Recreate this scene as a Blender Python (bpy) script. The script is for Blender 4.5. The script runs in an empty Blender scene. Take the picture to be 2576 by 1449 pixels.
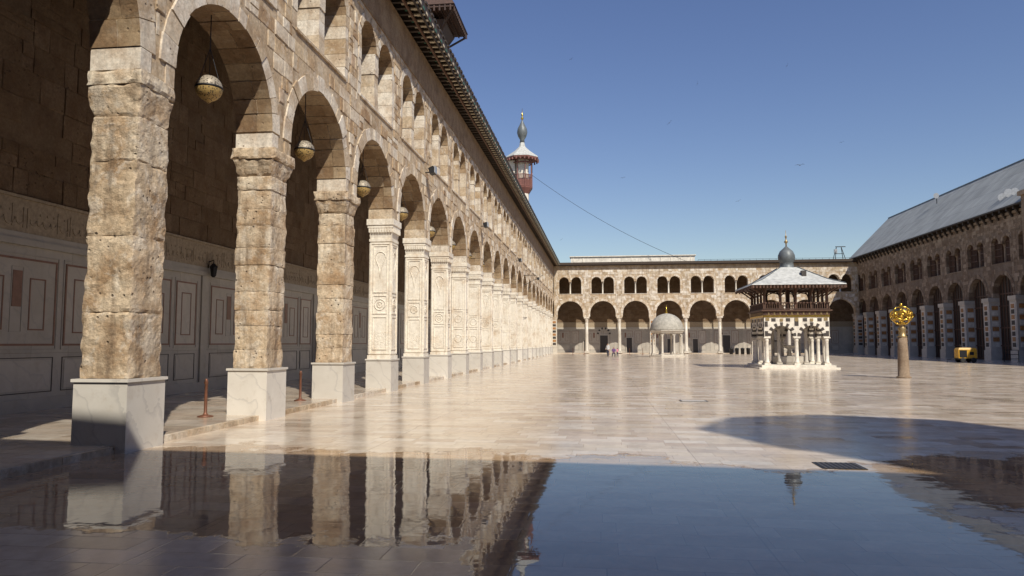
import bpy, math, random
from mathutils import Vector, Matrix, noise
R = random.Random(11)
scene = bpy.context.scene
pi = math.pi

# ------------------------------------------------------------------ materials
def newmat(name):
    m = bpy.data.materials.new(name); m.use_nodes = True
    nt = m.node_tree
    b = nt.nodes['Principled BSDF']
    return m, nt, b
def nd(nt, t, **kw):
    n = nt.nodes.new(t)
    for k, v in kw.items(): setattr(n, k, v)
    return n
def lk(nt, a, b): nt.links.new(a, b)
def M(nt, op, a, b=None, c=None):
    n = nt.nodes.new('ShaderNodeMath'); n.operation = op
    for i, v in enumerate((a, b, c)):
        if v is None: continue
        if isinstance(v, (int, float)): n.inputs[i].default_value = v
        else: nt.links.new(v, n.inputs[i])
    return n.outputs[0]
def ramp(nt, fac, stops, interp='LINEAR'):
    n = nt.nodes.new('ShaderNodeValToRGB'); n.color_ramp.interpolation = interp
    e = n.color_ramp.elements
    while len(e) < len(stops): e.new(0.5)
    for i, (p, c) in enumerate(stops):
        e[i].position = p
        e[i].color = (c[0], c[1], c[2], 1) if isinstance(c, tuple) else (c, c, c, 1)
    nt.links.new(fac, n.inputs[0]); return n.outputs[0]
def mix(nt, fac, a, b, mode='MIX'):
    n = nt.nodes.new('ShaderNodeMix'); n.data_type = 'RGBA'; n.blend_type = mode
    for s, v in ((0, fac), (6, a), (7, b)):
        if isinstance(v, (int, float)): n.inputs[s].default_value = v
        elif isinstance(v, tuple): n.inputs[s].default_value = (v[0], v[1], v[2], 1)
        else: nt.links.new(v, n.inputs[s])
    return n.outputs[2]
def noi(nt, vec, scale, detail=4, rough=.55, dist=0):
    n = nt.nodes.new('ShaderNodeTexNoise')
    n.inputs['Scale'].default_value = scale; n.inputs['Detail'].default_value = detail
    n.inputs['Roughness'].default_value = rough; n.inputs['Distortion'].default_value = dist
    nt.links.new(vec, n.inputs['Vector']); return n.outputs[0]
def bump(nt, h, strength, dist, bsdf, prev=None):
    n = nt.nodes.new('ShaderNodeBump'); n.inputs['Strength'].default_value = strength
    n.inputs['Distance'].default_value = dist
    nt.links.new(h, n.inputs['Height'])
    if prev: nt.links.new(prev, n.inputs['Normal'])
    if bsdf: nt.links.new(n.outputs[0], bsdf.inputs['Normal'])
    return n.outputs[0]

def stone(name, stops, rough=.85, bs=.6, bd=.03, stain=.5, pits=True, island=True, streak=.3, scale=1.0, white=0.0):
    m, nt, b = newmat(name)
    g = nd(nt, 'ShaderNodeNewGeometry')
    pos = g.outputs['Position']
    if island:
        base = ramp(nt, g.outputs['Random Per Island'], stops)
    else:
        base = ramp(nt, noi(nt, pos, .8*scale, 5, .6), [(.25+.5*p, c) for p, c in stops])
    n1 = noi(nt, pos, 1.7*scale, 8, .65)
    n2 = noi(nt, pos, 14*scale, 6, .7)
    c = mix(nt, M(nt, 'MULTIPLY', ramp(nt, n1, [(.42, 0.0), (.62, 1.0)]), stain), base, mix(nt, 1.0, base, (.50, .36, .23), 'MULTIPLY'))
    if white:
        nw = noi(nt, pos, 2.6*scale, 9, .72, .4)
        c = mix(nt, M(nt, 'MULTIPLY', ramp(nt, nw, [(.52, 0.0), (.60, 1.0)]), white), c, (.72, .65, .55))
    c = mix(nt, 1.0, c, ramp(nt, n2, [(.25, .6), (.7, 1.2)]), 'MULTIPLY')
    mp = nd(nt, 'ShaderNodeMapping'); mp.inputs['Scale'].default_value = (3.2, 3.2, .35); lk(nt, pos, mp.inputs[0])
    n3 = noi(nt, mp.outputs[0], 1.2, 8, .65)
    c = mix(nt, M(nt, 'MULTIPLY', ramp(nt, n3, [(.49, 0.0), (.66, 1.0)]), streak), c, (.15, .10, .062))
    h = M(nt, 'MULTIPLY', noi(nt, pos, 5*scale, 10, .72), 1.0)
    if pits:
        v = nd(nt, 'ShaderNodeTexVoronoi'); v.inputs['Scale'].default_value = 7*scale
        lk(nt, pos, v.inputs['Vector'])
        pit = ramp(nt, v.outputs['Distance'], [(.08, 0.0), (.2, 1.0)])
        gate = ramp(nt, noi(nt, pos, 2.1*scale, 3, .5), [(.50, 0.0), (.58, 1.0)])
        pit = M(nt, 'SUBTRACT', 1.0, M(nt, 'MULTIPLY', M(nt, 'SUBTRACT', 1.0, pit), gate))
        h = M(nt, 'ADD', h, M(nt, 'MULTIPLY', pit, .7))
        c = mix(nt, M(nt, 'MULTIPLY', M(nt, 'SUBTRACT', 1.0, pit), .75), c, (.09, .06, .04))
    lk(nt, c, b.inputs['Base Color'])
    b.inputs['Roughness'].default_value = rough
    bump(nt, h, bs, bd, b)
    return m
def simple(name, col, rough=.5, metal=0, var=.25, vs=6, bs=.0, spec=None, vary_island=False):
    m, nt, b = newmat(name)
    g = nd(nt, 'ShaderNodeNewGeometry')
    n = noi(nt, g.outputs['Position'], vs, 6, .65)
    c = mix(nt, 1.0, col, ramp(nt, n, [(.3, 1-var), (.7, 1+var*.5)]), 'MULTIPLY')
    if vary_island:
        c = mix(nt, 1.0, c, ramp(nt, g.outputs['Random Per Island'], [(0, .6), (1, 1.15)]), 'MULTIPLY')
    lk(nt, c, b.inputs['Base Color'])
    b.inputs['Roughness'].default_value = rough; b.inputs['Metallic'].default_value = metal
    if bs: bump(nt, n, bs, .02, b)
    return m

WS = [(0, (.38, .25, .14)), (.2, (.53, .385, .235)), (.45, (.60, .465, .305)), (.65, (.66, .535, .38)), (.84, (.75, .67, .55)), (.94, (.70, .60, .47)), (1, (.46, .295, .17))]
m_wall = stone('limestone_blocks', WS, stain=.55, streak=.3, white=.4)
m_wallfar = stone('pale_limestone_blocks', [(0, (.42, .32, .20)), (.3, (.60, .505, .38)), (.6, (.71, .63, .52)), (1, (.79, .73, .64))], stain=.55, streak=.5, white=.35)
m_wallbase = stone('mortar_rubble', [(0, (.38, .275, .17)), (.5, (.53, .41, .275)), (1, (.63, .52, .38))], island=False, stain=.5, white=.3, streak=.35)
m_vous = stone('arch_stones', [(0, (.50, .375, .24)), (.35, (.63, .515, .375)), (.7, (.74, .66, .55)), (1, (.79, .72, .62))], stain=.55, streak=.3, white=.4)
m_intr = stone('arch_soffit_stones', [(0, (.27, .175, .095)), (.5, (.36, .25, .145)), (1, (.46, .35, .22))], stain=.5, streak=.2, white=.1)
m_pier = stone('weathered_pier_stone', [(0, (.56, .425, .28)), (.5, (.66, .525, .37)), (1, (.75, .64, .49))], stain=.75, bs=1.0, bd=.05, streak=.65, white=.5)
m_plaster = stone('rough_brown_plaster', [(0, (.23, .15, .085)), (.5, (.32, .215, .125)), (1, (.41, .295, .18))], island=False, bs=1, bd=.06, stain=.5, scale=1.5)
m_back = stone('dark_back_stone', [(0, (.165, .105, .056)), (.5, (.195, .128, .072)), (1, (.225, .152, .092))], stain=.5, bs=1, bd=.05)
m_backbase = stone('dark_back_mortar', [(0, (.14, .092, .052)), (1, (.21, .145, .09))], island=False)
m_rstone = stone('prayer_hall_stone', [(0, (.18, .125, .08)), (.5, (.27, .195, .13)), (1, (.40, .31, .22))], stain=.5)
m_rbase = stone('prayer_hall_mortar', [(0, (.17, .125, .085)), (1, (.28, .21, .15))], island=False)

def stucco(name):
    m, nt, b = newmat(name)
    g = nd(nt, 'ShaderNodeNewGeometry'); pos = g.outputs['Position']
    n1 = noi(nt, pos, 1.1, 7, .65); n2 = noi(nt, pos, 9, 5, .6)
    c = ramp(nt, n1, [(.3, (.84, .78, .68)), (.52, (.80, .73, .62)), (.7, (.63, .51, .38))])
    c = mix(nt, 1.0, c, ramp(nt, n2, [(.3, .84), (.65, 1.04)]), 'MULTIPLY')
    v = nd(nt, 'ShaderNodeTexVoronoi'); v.feature = 'DISTANCE_TO_EDGE'; v.inputs['Scale'].default_value = 9
    lk(nt, pos, v.inputs['Vector'])
    sp = nd(nt, 'ShaderNodeSeparateXYZ'); lk(nt, pos, sp.inputs[0])
    band = M(nt, 'GREATER_THAN', M(nt, 'SINE', M(nt, 'MULTIPLY', sp.outputs[2], 4.2)), .3)
    mp = nd(nt, 'ShaderNodeMapping'); mp.inputs['Scale'].default_value = (3.2, 3.2, .35); lk(nt, pos, mp.inputs[0])
    n3 = noi(nt, mp.outputs[0], 1.4, 8, .65)
    c = mix(nt, M(nt, 'MULTIPLY', ramp(nt, n3, [(.52, 0.0), (.7, 1.0)]), .4), c, (.38, .27, .17))
    lk(nt, c, b.inputs['Base Color']); b.inputs['Roughness'].default_value = .75
    h = M(nt, 'MULTIPLY', ramp(nt, v.outputs['Distance'], [(0, 0.0), (.12, 1.0)]), M(nt, 'MULTIPLY', band, .5))
    h = M(nt, 'ADD', h, M(nt, 'MULTIPLY', n2, .7))
    bump(nt, h, .55, .018, b)
    return m
m_stucco = stucco('carved_white_stucco')

def marble(name, c1, c2, rough=.25, vein=(.35, .33, .32), dirt=.4):
    m, nt, b = newmat(name)
    g = nd(nt, 'ShaderNodeNewGeometry'); pos = g.outputs['Position']
    n1 = noi(nt, pos, 1.3, 8, .6, 1.2)
    w = nd(nt, 'ShaderNodeTexWave'); w.inputs['Scale'].default_value = .8; w.inputs['Distortion'].default_value = 9
    w.inputs['Detail'].default_value = 6; w.inputs['Detail Scale'].default_value = 1.3; w.wave_profile = 'SAW'
    w.bands_direction = 'DIAGONAL'
    lk(nt, pos, w.inputs['Vector'])
    c = ramp(nt, n1, [(.3, c1), (.7, c2)])
    c = mix(nt, M(nt, 'MULTIPLY', ramp(nt, w.outputs['Fac'], [(.86, 0.0), (.97, 1.0)]), .35), c, vein)
    c = mix(nt, 1.0, c, ramp(nt, g.outputs['Random Per Island'], [(0, .86), (1, 1.06)]), 'MULTIPLY')
    n4 = noi(nt, pos, 3.3, 8, .7)
    c = mix(nt, M(nt, 'MULTIPLY', ramp(nt, n4, [(.55, 0.0), (.75, 1.0)]), dirt), c, (.34, .26, .18))
    lk(nt, c, b.inputs['Base Color']); b.inputs['Roughness'].default_value = rough
    return m
m_plinth = marble('grey_white_marble', (.68, .64, .58), (.60, .56, .50), .3)
m_dado = marble('dado_marble', (.50, .455, .39), (.41, .37, .315), .35, dirt=.5)
m_dadod = marble('dado_marble_panel', (.57, .515, .44), (.48, .43, .36), .35, dirt=.4)
m_col = marble('column_stone', (.66, .60, .51), (.56, .50, .41), .35)
m_red = simple('red_marble_strip', (.26, .13, .085), .4)
m_darkin = simple('dark_inlay', (.05, .04, .035), .5)
m_wood = simple('dark_wood', (.05, .032, .02), .65, var=.4, vs=12, vary_island=True)
m_wood2 = simple('brown_wood', (.12, .06, .035), .6, var=.4, vs=12, vary_island=True)
m_dkwood = simple('canopy_wood', (.07, .036, .025), .65, var=.4, vs=6, vary_island=True)
m_redwood = simple('painted_red_wood', (.24, .10, .08), .6, var=.3, vary_island=True)
m_leaddark = simple('dark_lead', (.15, .165, .17), .5, metal=.2, var=.35, vs=3)
m_whitelead = simple('pale_lead', (.52, .52, .49), .6, var=.35, vs=3)
m_domeg = simple('dome_plaster', (.42, .39, .33), .7, var=.35, vs=3, bs=.2)
m_gold = simple('gold', (.78, .52, .10), .28, metal=1, var=.3)
m_brass = simple('brass', (.45, .33, .16), .45, metal=.7, var=.5, vs=25)
m_rust = simple('rusty_post_metal', (.20, .085, .05), .5, metal=.4, var=.4)
m_black = simple('black_metal', (.02, .02, .022), .5, metal=.3)
m_blackst = simple('black_stone', (.06, .048, .04), .6, var=.4)
m_white = simple('white_stone', (.74, .68, .58), .6, var=.3, vs=3)
m_cream = simple('cream_paint', (.55, .48, .36), .7, var=.3)
m_green = simple('green_paint', (.04, .14, .09), .6, var=.3)
m_orange = simple('orange_mosaic', (.42, .20, .07), .5, var=.4)
m_yellow = simple('yellow_paint', (.62, .34, .03), .45, var=.25)
m_rubber = simple('rubber', (.02, .02, .02), .8)
m_skin = simple('skin', (.45, .27, .19), .6, var=.08)
m_hair = simple('hair', (.02, .015, .01), .7)
m_shirt = simple('white_shirt', (.62, .62, .62), .8, var=.1)
m_jeans = simple('dark_trousers', (.05, .06, .10), .8)
m_purple = simple('purple_dress', (.16, .08, .22), .8)
m_pink = simple('pink_shirt', (.65, .22, .32), .8)
m_grate = simple('drain_iron', (.10, .09, .08), .5, metal=.3)
m_asph = stone('ground_dust', [(0, (.20, .17, .13)), (1, (.28, .24, .19))], island=False)
m_dish = simple('dish_metal', (.45, .46, .47), .4, metal=.3)
m_frieze = simple('carved_frieze_stone', (.38, .30, .205), .7, var=.35, vs=9, bs=.3)

def seam_roof():
    m, nt, b = newmat('lead_sheet_roof')
    g = nd(nt, 'ShaderNodeNewGeometry'); pos = g.outputs['Position']
    sp = nd(nt, 'ShaderNodeSeparateXYZ'); lk(nt, pos, sp.inputs[0])
    fy = M(nt, 'FRACT', M(nt, 'DIVIDE', sp.outputs[1], .8)); fz = M(nt, 'FRACT', M(nt, 'DIVIDE', sp.outputs[2], 1.5))
    s = M(nt, 'MAXIMUM', M(nt, 'LESS_THAN', fy, .1), M(nt, 'LESS_THAN', fz, .05))
    cell = nd(nt, 'ShaderNodeCombineXYZ'); lk(nt, M(nt, 'FLOOR', M(nt, 'DIVIDE', sp.outputs[1], .8)), cell.inputs[0]); lk(nt, M(nt, 'FLOOR', M(nt, 'DIVIDE', sp.outputs[2], 1.5)), cell.inputs[1])
    wn = nd(nt, 'ShaderNodeTexWhiteNoise'); lk(nt, cell.outputs[0], wn.inputs[0])
    c = mix(nt, wn.outputs[0], (.29, .30, .29), (.37, .38, .37))
    c = mix(nt, 1.0, c, ramp(nt, noi(nt, pos, .5, 6), [(.3, .85), (.7, 1.1)]), 'MULTIPLY')
    c = mix(nt, M(nt, 'MULTIPLY', s, .4), c, (.14, .15, .15))
    lk(nt, c, b.inputs['Base Color']); b.inputs['Roughness'].default_value = .8
    bump(nt, s, .5, .05, b)
    return m
m_roof = seam_roof()

def floor_mat(name, puddles=True, tint=1.0):
    m, nt, b = newmat(name)
    g = nd(nt, 'ShaderNodeNewGeometry'); pos = g.outputs['Position']
    sp = nd(nt, 'ShaderNodeSeparateXYZ'); lk(nt, pos, sp.inputs[0])
    x, y = sp.outputs[0], sp.outputs[1]
    H, W = .36, .74
    v = M(nt, 'DIVIDE', y, H); row = M(nt, 'FLOOR', v)
    wr = nd(nt, 'ShaderNodeTexWhiteNoise', noise_dimensions='1D'); lk(nt, row, wr.inputs['W'])
    u = M(nt, 'ADD', M(nt, 'DIVIDE', x, W), wr.outputs[0]); cell = M(nt, 'FLOOR', u)
    fu = M(nt, 'FRACT', u); fv = M(nt, 'FRACT', v)
    cc = nd(nt, 'ShaderNodeCombineXYZ'); lk(nt, cell, cc.inputs[0]); lk(nt, row, cc.inputs[1])
    wn = nd(nt, 'ShaderNodeTexWhiteNoise', noise_dimensions='2D'); lk(nt, cc.outputs[0], wn.inputs[0])
    rnd = wn.outputs[0]
    sc = nd(nt, 'ShaderNodeSeparateColor'); lk(nt, wn.outputs[1], sc.inputs[0])
    r2, r3 = sc.outputs[0], sc.outputs[1]
    du = M(nt, 'MULTIPLY', M(nt, 'MINIMUM', fu, M(nt, 'SUBTRACT', 1, fu)), W)
    dv = M(nt, 'MULTIPLY', M(nt, 'MINIMUM', fv, M(nt, 'SUBTRACT', 1, fv)), H)
    d = M(nt, 'MINIMUM', du, dv)
    jx = M(nt, 'MULTIPLY', M(nt, 'ABSOLUTE', M(nt, 'SUBTRACT', M(nt, 'FRACT', M(nt, 'DIVIDE', M(nt, 'ADD', x, 1.2), 5.2)), .5)), 5.2)
    d = M(nt, 'MINIMUM', d, M(nt, 'MULTIPLY', jx, .6))
    mort = ramp(nt, d, [(.002, 1.0), (.006, 0.0)])
    t = tint
    c = ramp(nt, rnd, [(0, (.48*t, .36*t, .25*t)), (.15, (.63*t, .51*t, .38*t)), (.35, (.75*t, .645*t, .515*t)), (.5, (.60*t, .47*t, .355*t)), (.68, (.79*t, .70*t, .59*t)), (.85, (.66*t, .54*t, .42*t)), (1, (.52*t, .40*t, .30*t))])
    n1 = noi(nt, pos, .35, 7, .65); n2 = noi(nt, pos, 4.5, 8, .65, .6)
    c = mix(nt, .25, c, (.70*t, .585*t, .46*t))
    c = mix(nt, 1.0, c, ramp(nt, n1, [(.3, .78), (.7, 1.06)]), 'MULTIPLY')
    c = mix(nt, 1.0, c, ramp(nt, n2, [(.3, .80), (.7, 1.08)]), 'MULTIPLY')
    # irregular brownish grime patches
    gr = noi(nt, pos, 1.1, 9, .7, .5)
    c = mix(nt, M(nt, 'MULTIPLY', ramp(nt, gr, [(.52, 0.0), (.68, 1.0)]), .35), c, (.33, .225, .135))
    c = mix(nt, M(nt, 'MULTIPLY', mort, .6), c, (.17, .115, .08))
    rdry = M(nt, 'ADD', M(nt, 'MULTIPLY', rnd, .08), M(nt, 'ADD', .05, M(nt, 'MULTIPLY', n1, .2)))
    fine = noi(nt, pos, 1.6, 3, .5)
    tilt = M(nt, 'ADD', M(nt, 'MULTIPLY', M(nt, 'SUBTRACT', fu, .5), M(nt, 'SUBTRACT', r2, .5)), M(nt, 'MULTIPLY', M(nt, 'SUBTRACT', fv, .5), M(nt, 'SUBTRACT', r3, .5)))
    if puddles:
        big = M(nt, 'MULTIPLY', M(nt, 'SUBTRACT', noi(nt, pos, .7, 9, .72), .5), 5.2)
        mr = nd(nt, 'ShaderNodeMapRange'); mr.inputs['From Min'].default_value = -1.2; mr.inputs['From Max'].default_value = .2
        mr.inputs['To Min'].default_value = 6.1; mr.inputs['To Max'].default_value = 3.0
        lk(nt, x, mr.inputs['Value'])
        a = M(nt, 'MULTIPLY', M(nt, 'SUBTRACT', y, mr.outputs[0]), 1.6)
        bb = M(nt, 'SUBTRACT', M(nt, 'SUBTRACT', 11.5, y), M(nt, 'MULTIPLY', M(nt, 'MAXIMUM', x, 0.0), .28))
        cr = M(nt, 'SUBTRACT', 3.9, x)
        f1 = M(nt, 'MINIMUM', M(nt, 'MINIMUM', a, bb), cr)
        ex = M(nt, 'DIVIDE', M(nt, 'SUBTRACT', x, 6.2), 2.9); ey = M(nt, 'DIVIDE', M(nt, 'SUBTRACT', y, 9.8), 2.6)
        f2 = M(nt, 'MULTIPLY', M(nt, 'SUBTRACT', 1.0, M(nt, 'ADD', M(nt, 'MULTIPLY', ex, ex), M(nt, 'MULTIPLY', ey, ey))), 1.6)
        f = M(nt, 'ADD', M(nt, 'MAXIMUM', f1, f2), big)
        wet = ramp(nt, f, [(.02, 0.0), (.16, 1.0)])
        damp = ramp(nt, f, [(-.2, 0.0), (.1, 1.0)])
        c = mix(nt, M(nt, 'MULTIPLY', damp, .9), c, mix(nt, 1.0, c, (.60, .48, .36), 'MULTIPLY'))
        rr = nd(nt, 'ShaderNodeMix'); rr.data_type = 'FLOAT'
        lk(nt, wet, rr.inputs[0]); lk(nt, rdry, rr.inputs[2])
        lk(nt, M(nt, 'ADD', .008, M(nt, 'MULTIPLY', n1, .03)), rr.inputs[3])
        lk(nt, rr.outputs[0], b.inputs['Roughness'])
        dryf = M(nt, 'SUBTRACT', 1, wet)
        h = M(nt, 'SUBTRACT', M(nt, 'MULTIPLY', n2, .07), M(nt, 'MULTIPLY', mort, .25))
        h = M(nt, 'ADD', h, M(nt, 'MULTIPLY', tilt, 1.3))
        h = M(nt, 'MULTIPLY', h, M(nt, 'ADD', M(nt, 'MULTIPLY', dryf, .93), .07))
        rip = noi(nt, pos, 5.0, 2, .5)
        h = M(nt, 'ADD', h, M(nt, 'MULTIPLY', fine, M(nt, 'ADD', .12, M(nt, 'MULTIPLY', wet, .6))))
        h = M(nt, 'ADD', h, M(nt, 'MULTIPLY', rip, M(nt, 'MULTIPLY', wet, .12)))
        bump(nt, h, .35, .012, b)
    else:
        lk(nt, rdry, b.inputs['Roughness'])
        h = M(nt, 'SUBTRACT', M(nt, 'MULTIPLY', n2, .1), M(nt, 'MULTIPLY', mort, .4))
        h = M(nt, 'ADD', h, M(nt, 'MULTIPLY', tilt, 1.3))
        bump(nt, h, .3, .012, b)
    lk(nt, c, b.inputs['Base Color'])
    b.inputs['IOR'].default_value = 1.5
    return m
m_floor = floor_mat('polished_marble_paving')
m_floor2 = floor_mat('arcade_marble_paving', False, .85)

# ------------------------------------------------------------------ mesh builder
class MB:
    def __init__(s, T=None):
        s.v = []; s.f = []; s.m = []; s.s = []; s.T = T or (lambda a, b, c: (a, b, c))
    def add(s, pts): 
        i = len(s.v); s.v += [s.T(*p) for p in pts]; return i
    def face(s, idx, mi=0, sm=False):
        s.f.append(idx); s.m.append(mi); s.s.append(sm)
    def quad(s, a, b, c, d, mi=0):
        i = s.add([a, b, c, d]); s.face((i, i+1, i+2, i+3), mi)
    def hexa(s, p, mi=0):
        i = s.add(p)
        for q in ((0, 3, 2, 1), (4, 5, 6, 7), (0, 1, 5, 4), (1, 2, 6, 5), (2, 3, 7, 6), (3, 0, 4, 7)):
            s.face(tuple(i+k for k in q), mi)
    def box(s, x0, x1, y0, y1, z0, z1, mi=0):
        s.hexa([(x0, y0, z0), (x1, y0, z0), (x1, y1, z0), (x0, y1, z0), (x0, y0, z1), (x1, y0, z1), (x1, y1, z1), (x0, y1, z1)], mi)
    def frust(s, cx, cy, hx0, hy0, z0, hx1, hy1, z1, mi=0):
        s.hexa([(cx-hx0, cy-hy0, z0), (cx+hx0, cy-hy0, z0), (cx+hx0, cy+hy0, z0), (cx-hx0, cy+hy0, z0),
                (cx-hx1, cy-hy1, z1), (cx+hx1, cy-hy1, z1), (cx+hx1, cy+hy1, z1), (cx-hx1, cy+hy1, z1)], mi)
    def lathe(s, cx, cy, prof, seg=16, mi=0, sm=True, rib=0, ribn=0, a0=0):
        i = len(s.v); pts = []
        for r, z in prof:
            for k in range(seg):
                a = a0 + 2*pi*k/seg
                rr = r*(1+rib*abs(math.cos(a*ribn/2))) if rib else r
                pts.append((cx+rr*math.cos(a), cy+rr*math.sin(a), z))
        s.add(pts)
        for j in range(len(prof)-1):
            for k in range(seg):
                k2 = (k+1) % seg
                s.face((i+j*seg+k, i+j*seg+k2, i+(j+1)*seg+k2, i+(j+1)*seg+k), mi, sm)
        s.face(tuple(i+k for k in range(seg))[::-1], mi)
        t = i+(len(prof)-1)*seg
        s.face(tuple(t+k for k in range(seg)), mi)
    def tube(s, pts, r, mi=0, seg=6, closed=False):
        pts = [Vector(p) for p in pts]; n = len(pts); i = len(s.v); out = []
        for j, p in enumerate(pts):
            if closed: d = pts[(j+1) % n]-pts[j-1]
            else: d = pts[min(j+1, n-1)]-pts[max(j-1, 0)]
            d.normalize(); up = Vector((0, 0, 1)) if abs(d.z) < .9 else Vector((1, 0, 0))
            a = d.cross(up).normalized(); b = d.cross(a)
            for k in range(seg):
                t = 2*pi*k/seg; out.append(tuple(p+a*r*math.cos(t)+b*r*math.sin(t)))
        s.add(out)
        for j in range(n if closed else n-1):
            j2 = (j+1) % n
            for k in range(seg):
                k2 = (k+1) % seg
                s.face((i+j*seg+k, i+j*seg+k2, i+j2*seg+k2, i+j2*seg+k), mi, True)
    def ring(s, c, nrm, Rr, r, mi=0, n=20):
        c = Vector(c); nrm = Vector(nrm).normalized()
        up = Vector((0, 0, 1)) if abs(nrm.z) < .9 else Vector((1, 0, 0))
        a = nrm.cross(up).normalized(); b = nrm.cross(a)
        s.tube([c+a*Rr*math.cos(2*pi*k/n)+b*Rr*math.sin(2*pi*k/n) for k in range(n)], r, mi, 5, True)
    def rough(s, cx, cy, z0, z1, hx0, hy0, hx1, hy1, n=12, nz=8, amp=.02, mi=0, edge=.010):
        key = {}; pts = []; base = len(s.v)
        off = Vector((R.uniform(0, 9), R.uniform(0, 9), 0))
        def vid(i, j, k):
            if (i, j, k) in key: return key[(i, j, k)]
            a, b_, c = i/n*2-1, j/n*2-1, k/nz
            hx = hx0+(hx1-hx0)*c; hy = hy0+(hy1-hy0)*c
            x, y, z = cx+a*hx, cy+b_*hy, z0+(z1-z0)*c
            ia, ib, ic = i in (0, n), j in (0, n), k in (0, nz)
            e = ia+ib+ic
            pv = Vector((x, y, z))+off*.0
            q = noise.noise_vector(pv*2.2)*amp+noise.noise_vector(pv*8)*amp*.5+noise.noise_vector(pv*18)*amp*.3
            if e >= 2:
                w = .2+2.2*max(0, noise.noise(pv*5+off)+.15)
                if ia: x -= a*edge*w
                if ib: y -= b_*edge*w
                if ic: z += (edge*.6*w if k == 0 else -edge*.6*w)
            key[(i, j, k)] = len(pts); pts.append((x+q.x, y+q.y, z+q.z*.3)); return key[(i, j, k)]
        F = []
        for k in range(nz):
            for i in range(n):
                F.append((vid(i, 0, k), vid(i+1, 0, k), vid(i+1, 0, k+1), vid(i, 0, k+1)))
                F.append((vid(i+1, n, k), vid(i, n, k), vid(i, n, k+1), vid(i+1, n, k+1)))
                F.append((vid(0, i+1, k), vid(0, i, k), vid(0, i, k+1), vid(0, i+1, k+1)))
                F.append((vid(n, i, k), vid(n, i+1, k), vid(n, i+1, k+1), vid(n, i, k+1)))
        for i in range(n):
            for j in range(n):
                F.append((vid(i, j, nz), vid(i+1, j, nz), vid(i+1, j+1, nz), vid(i, j+1, nz)))
                F.append((vid(i, j+1, 0), vid(i+1, j+1, 0), vid(i+1, j, 0), vid(i, j, 0)))
        s.add(pts)
        for f in F: s.face(tuple(base+q for q in f), mi, False)
    def obj(s, name, mats, parent=None, loc=None):
        me = bpy.data.meshes.new(name); me.from_pydata(s.v, [], s.f)
        for m in mats: me.materials.append(m)
        me.polygons.foreach_set('material_index', s.m); me.polygons.foreach_set('use_smooth', s.s)
        me.update()
        o = bpy.data.objects.new(name, me); scene.collection.objects.link(o)
        if parent: o.parent = parent
        return o
def empty(name, loc=(0, 0, 0)):
    e = bpy.data.objects.new(name, None); e.empty_display_size = .5; scene.collection.objects.link(e)
    return e

# ------------------------------------------------------------------ arcade parts
def arch_panel(mb, u0, u1, z0, z1, uc, r, zs, w0, w1, mi=0, seg=16):
    for w in (w0, w1):
        if uc-r > u0: mb.quad((u0, w, z0), (uc-r, w, z0), (uc-r, w, z1), (u0, w, z1), mi)
        if uc+r < u1: mb.quad((uc+r, w, z0), (u1, w, z0), (u1, w, z1), (uc+r, w, z1), mi)
        for k in range(seg):
            a, b = pi-pi*k/seg, pi-pi*(k+1)/seg
            ua, za, ub, zb = uc+r*math.cos(a), zs+r*math.sin(a), uc+r*math.cos(b), zs+r*math.sin(b)
            mb.quad((ua, w, za), (ub, w, zb), (ub, w, z1), (ua, w, z1), mi)
    for k in range(seg):
        a, b = pi-pi*k/seg, pi-pi*(k+1)/seg
        mb.quad((uc+r*math.cos(a), w0, zs+r*math.sin(a)), (uc+r*math.cos(b), w0, zs+r*math.sin(b)),
                (uc+r*math.cos(b), w1, zs+r*math.sin(b)), (uc+r*math.cos(a), w1, zs+r*math.sin(a)), mi)
    if zs > z0:
        for uu in (uc-r, uc+r): mb.quad((uu, w0, z0), (uu, w1, z0), (uu, w1, zs), (uu, w0, zs), mi)
def voussoirs(mb, uc, zs, r, th, w0, w1, n=13, mi=0, jit=.04, alt=None, sub=2, split=False, mint=None):
    g = .010/r
    cuts = [pi*k/n for k in range(n+1)]
    if split:
        cuts = [c if k in (0, n) else c+R.uniform(-.22, .22)*pi/n for k, c in enumerate(cuts)]
    for k in range(n):
        a, b = pi-cuts[k]-g, pi-cuts[k+1]+g
        ro0 = r+th+R.uniform(-jit*1.4, jit); ri0 = r-.02-R.uniform(0, jit*.4)
        m = mi if alt is None else (mi if k % 2 else alt)
        if split:
            s1 = w0+R.uniform(.25, .4)
            segs = [(w0-R.uniform(.01, .05), s1-.006), (s1+.006, w1+.02)]
        else: segs = [(w0-R.uniform(.01, .035), w1+.02)]
        for (wf, wb) in segs:
            ri = ri0+R.uniform(-.014, .014); ro = ro0
            i = len(mb.v); pts = []
            for q in range(sub+1):
                t = a+(b-a)*q/sub; c, s_ = math.cos(t), math.sin(t)
                pts += [(uc+ri*c, wf, zs+ri*s_), (uc+ro*c, wf, zs+ro*s_), (uc+ro*c, wb, zs+ro*s_), (uc+ri*c, wb, zs+ri*s_)]
            mb.add(pts)
            for q in range(sub):
                for e in range(4):
                    e2 = (e+1) % 4
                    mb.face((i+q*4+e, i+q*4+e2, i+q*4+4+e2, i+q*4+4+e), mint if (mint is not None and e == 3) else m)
            mb.face((i, i+1, i+2, i+3), m); j = i+sub*4; mb.face((j+3, j+2, j+1, j), m)
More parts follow.
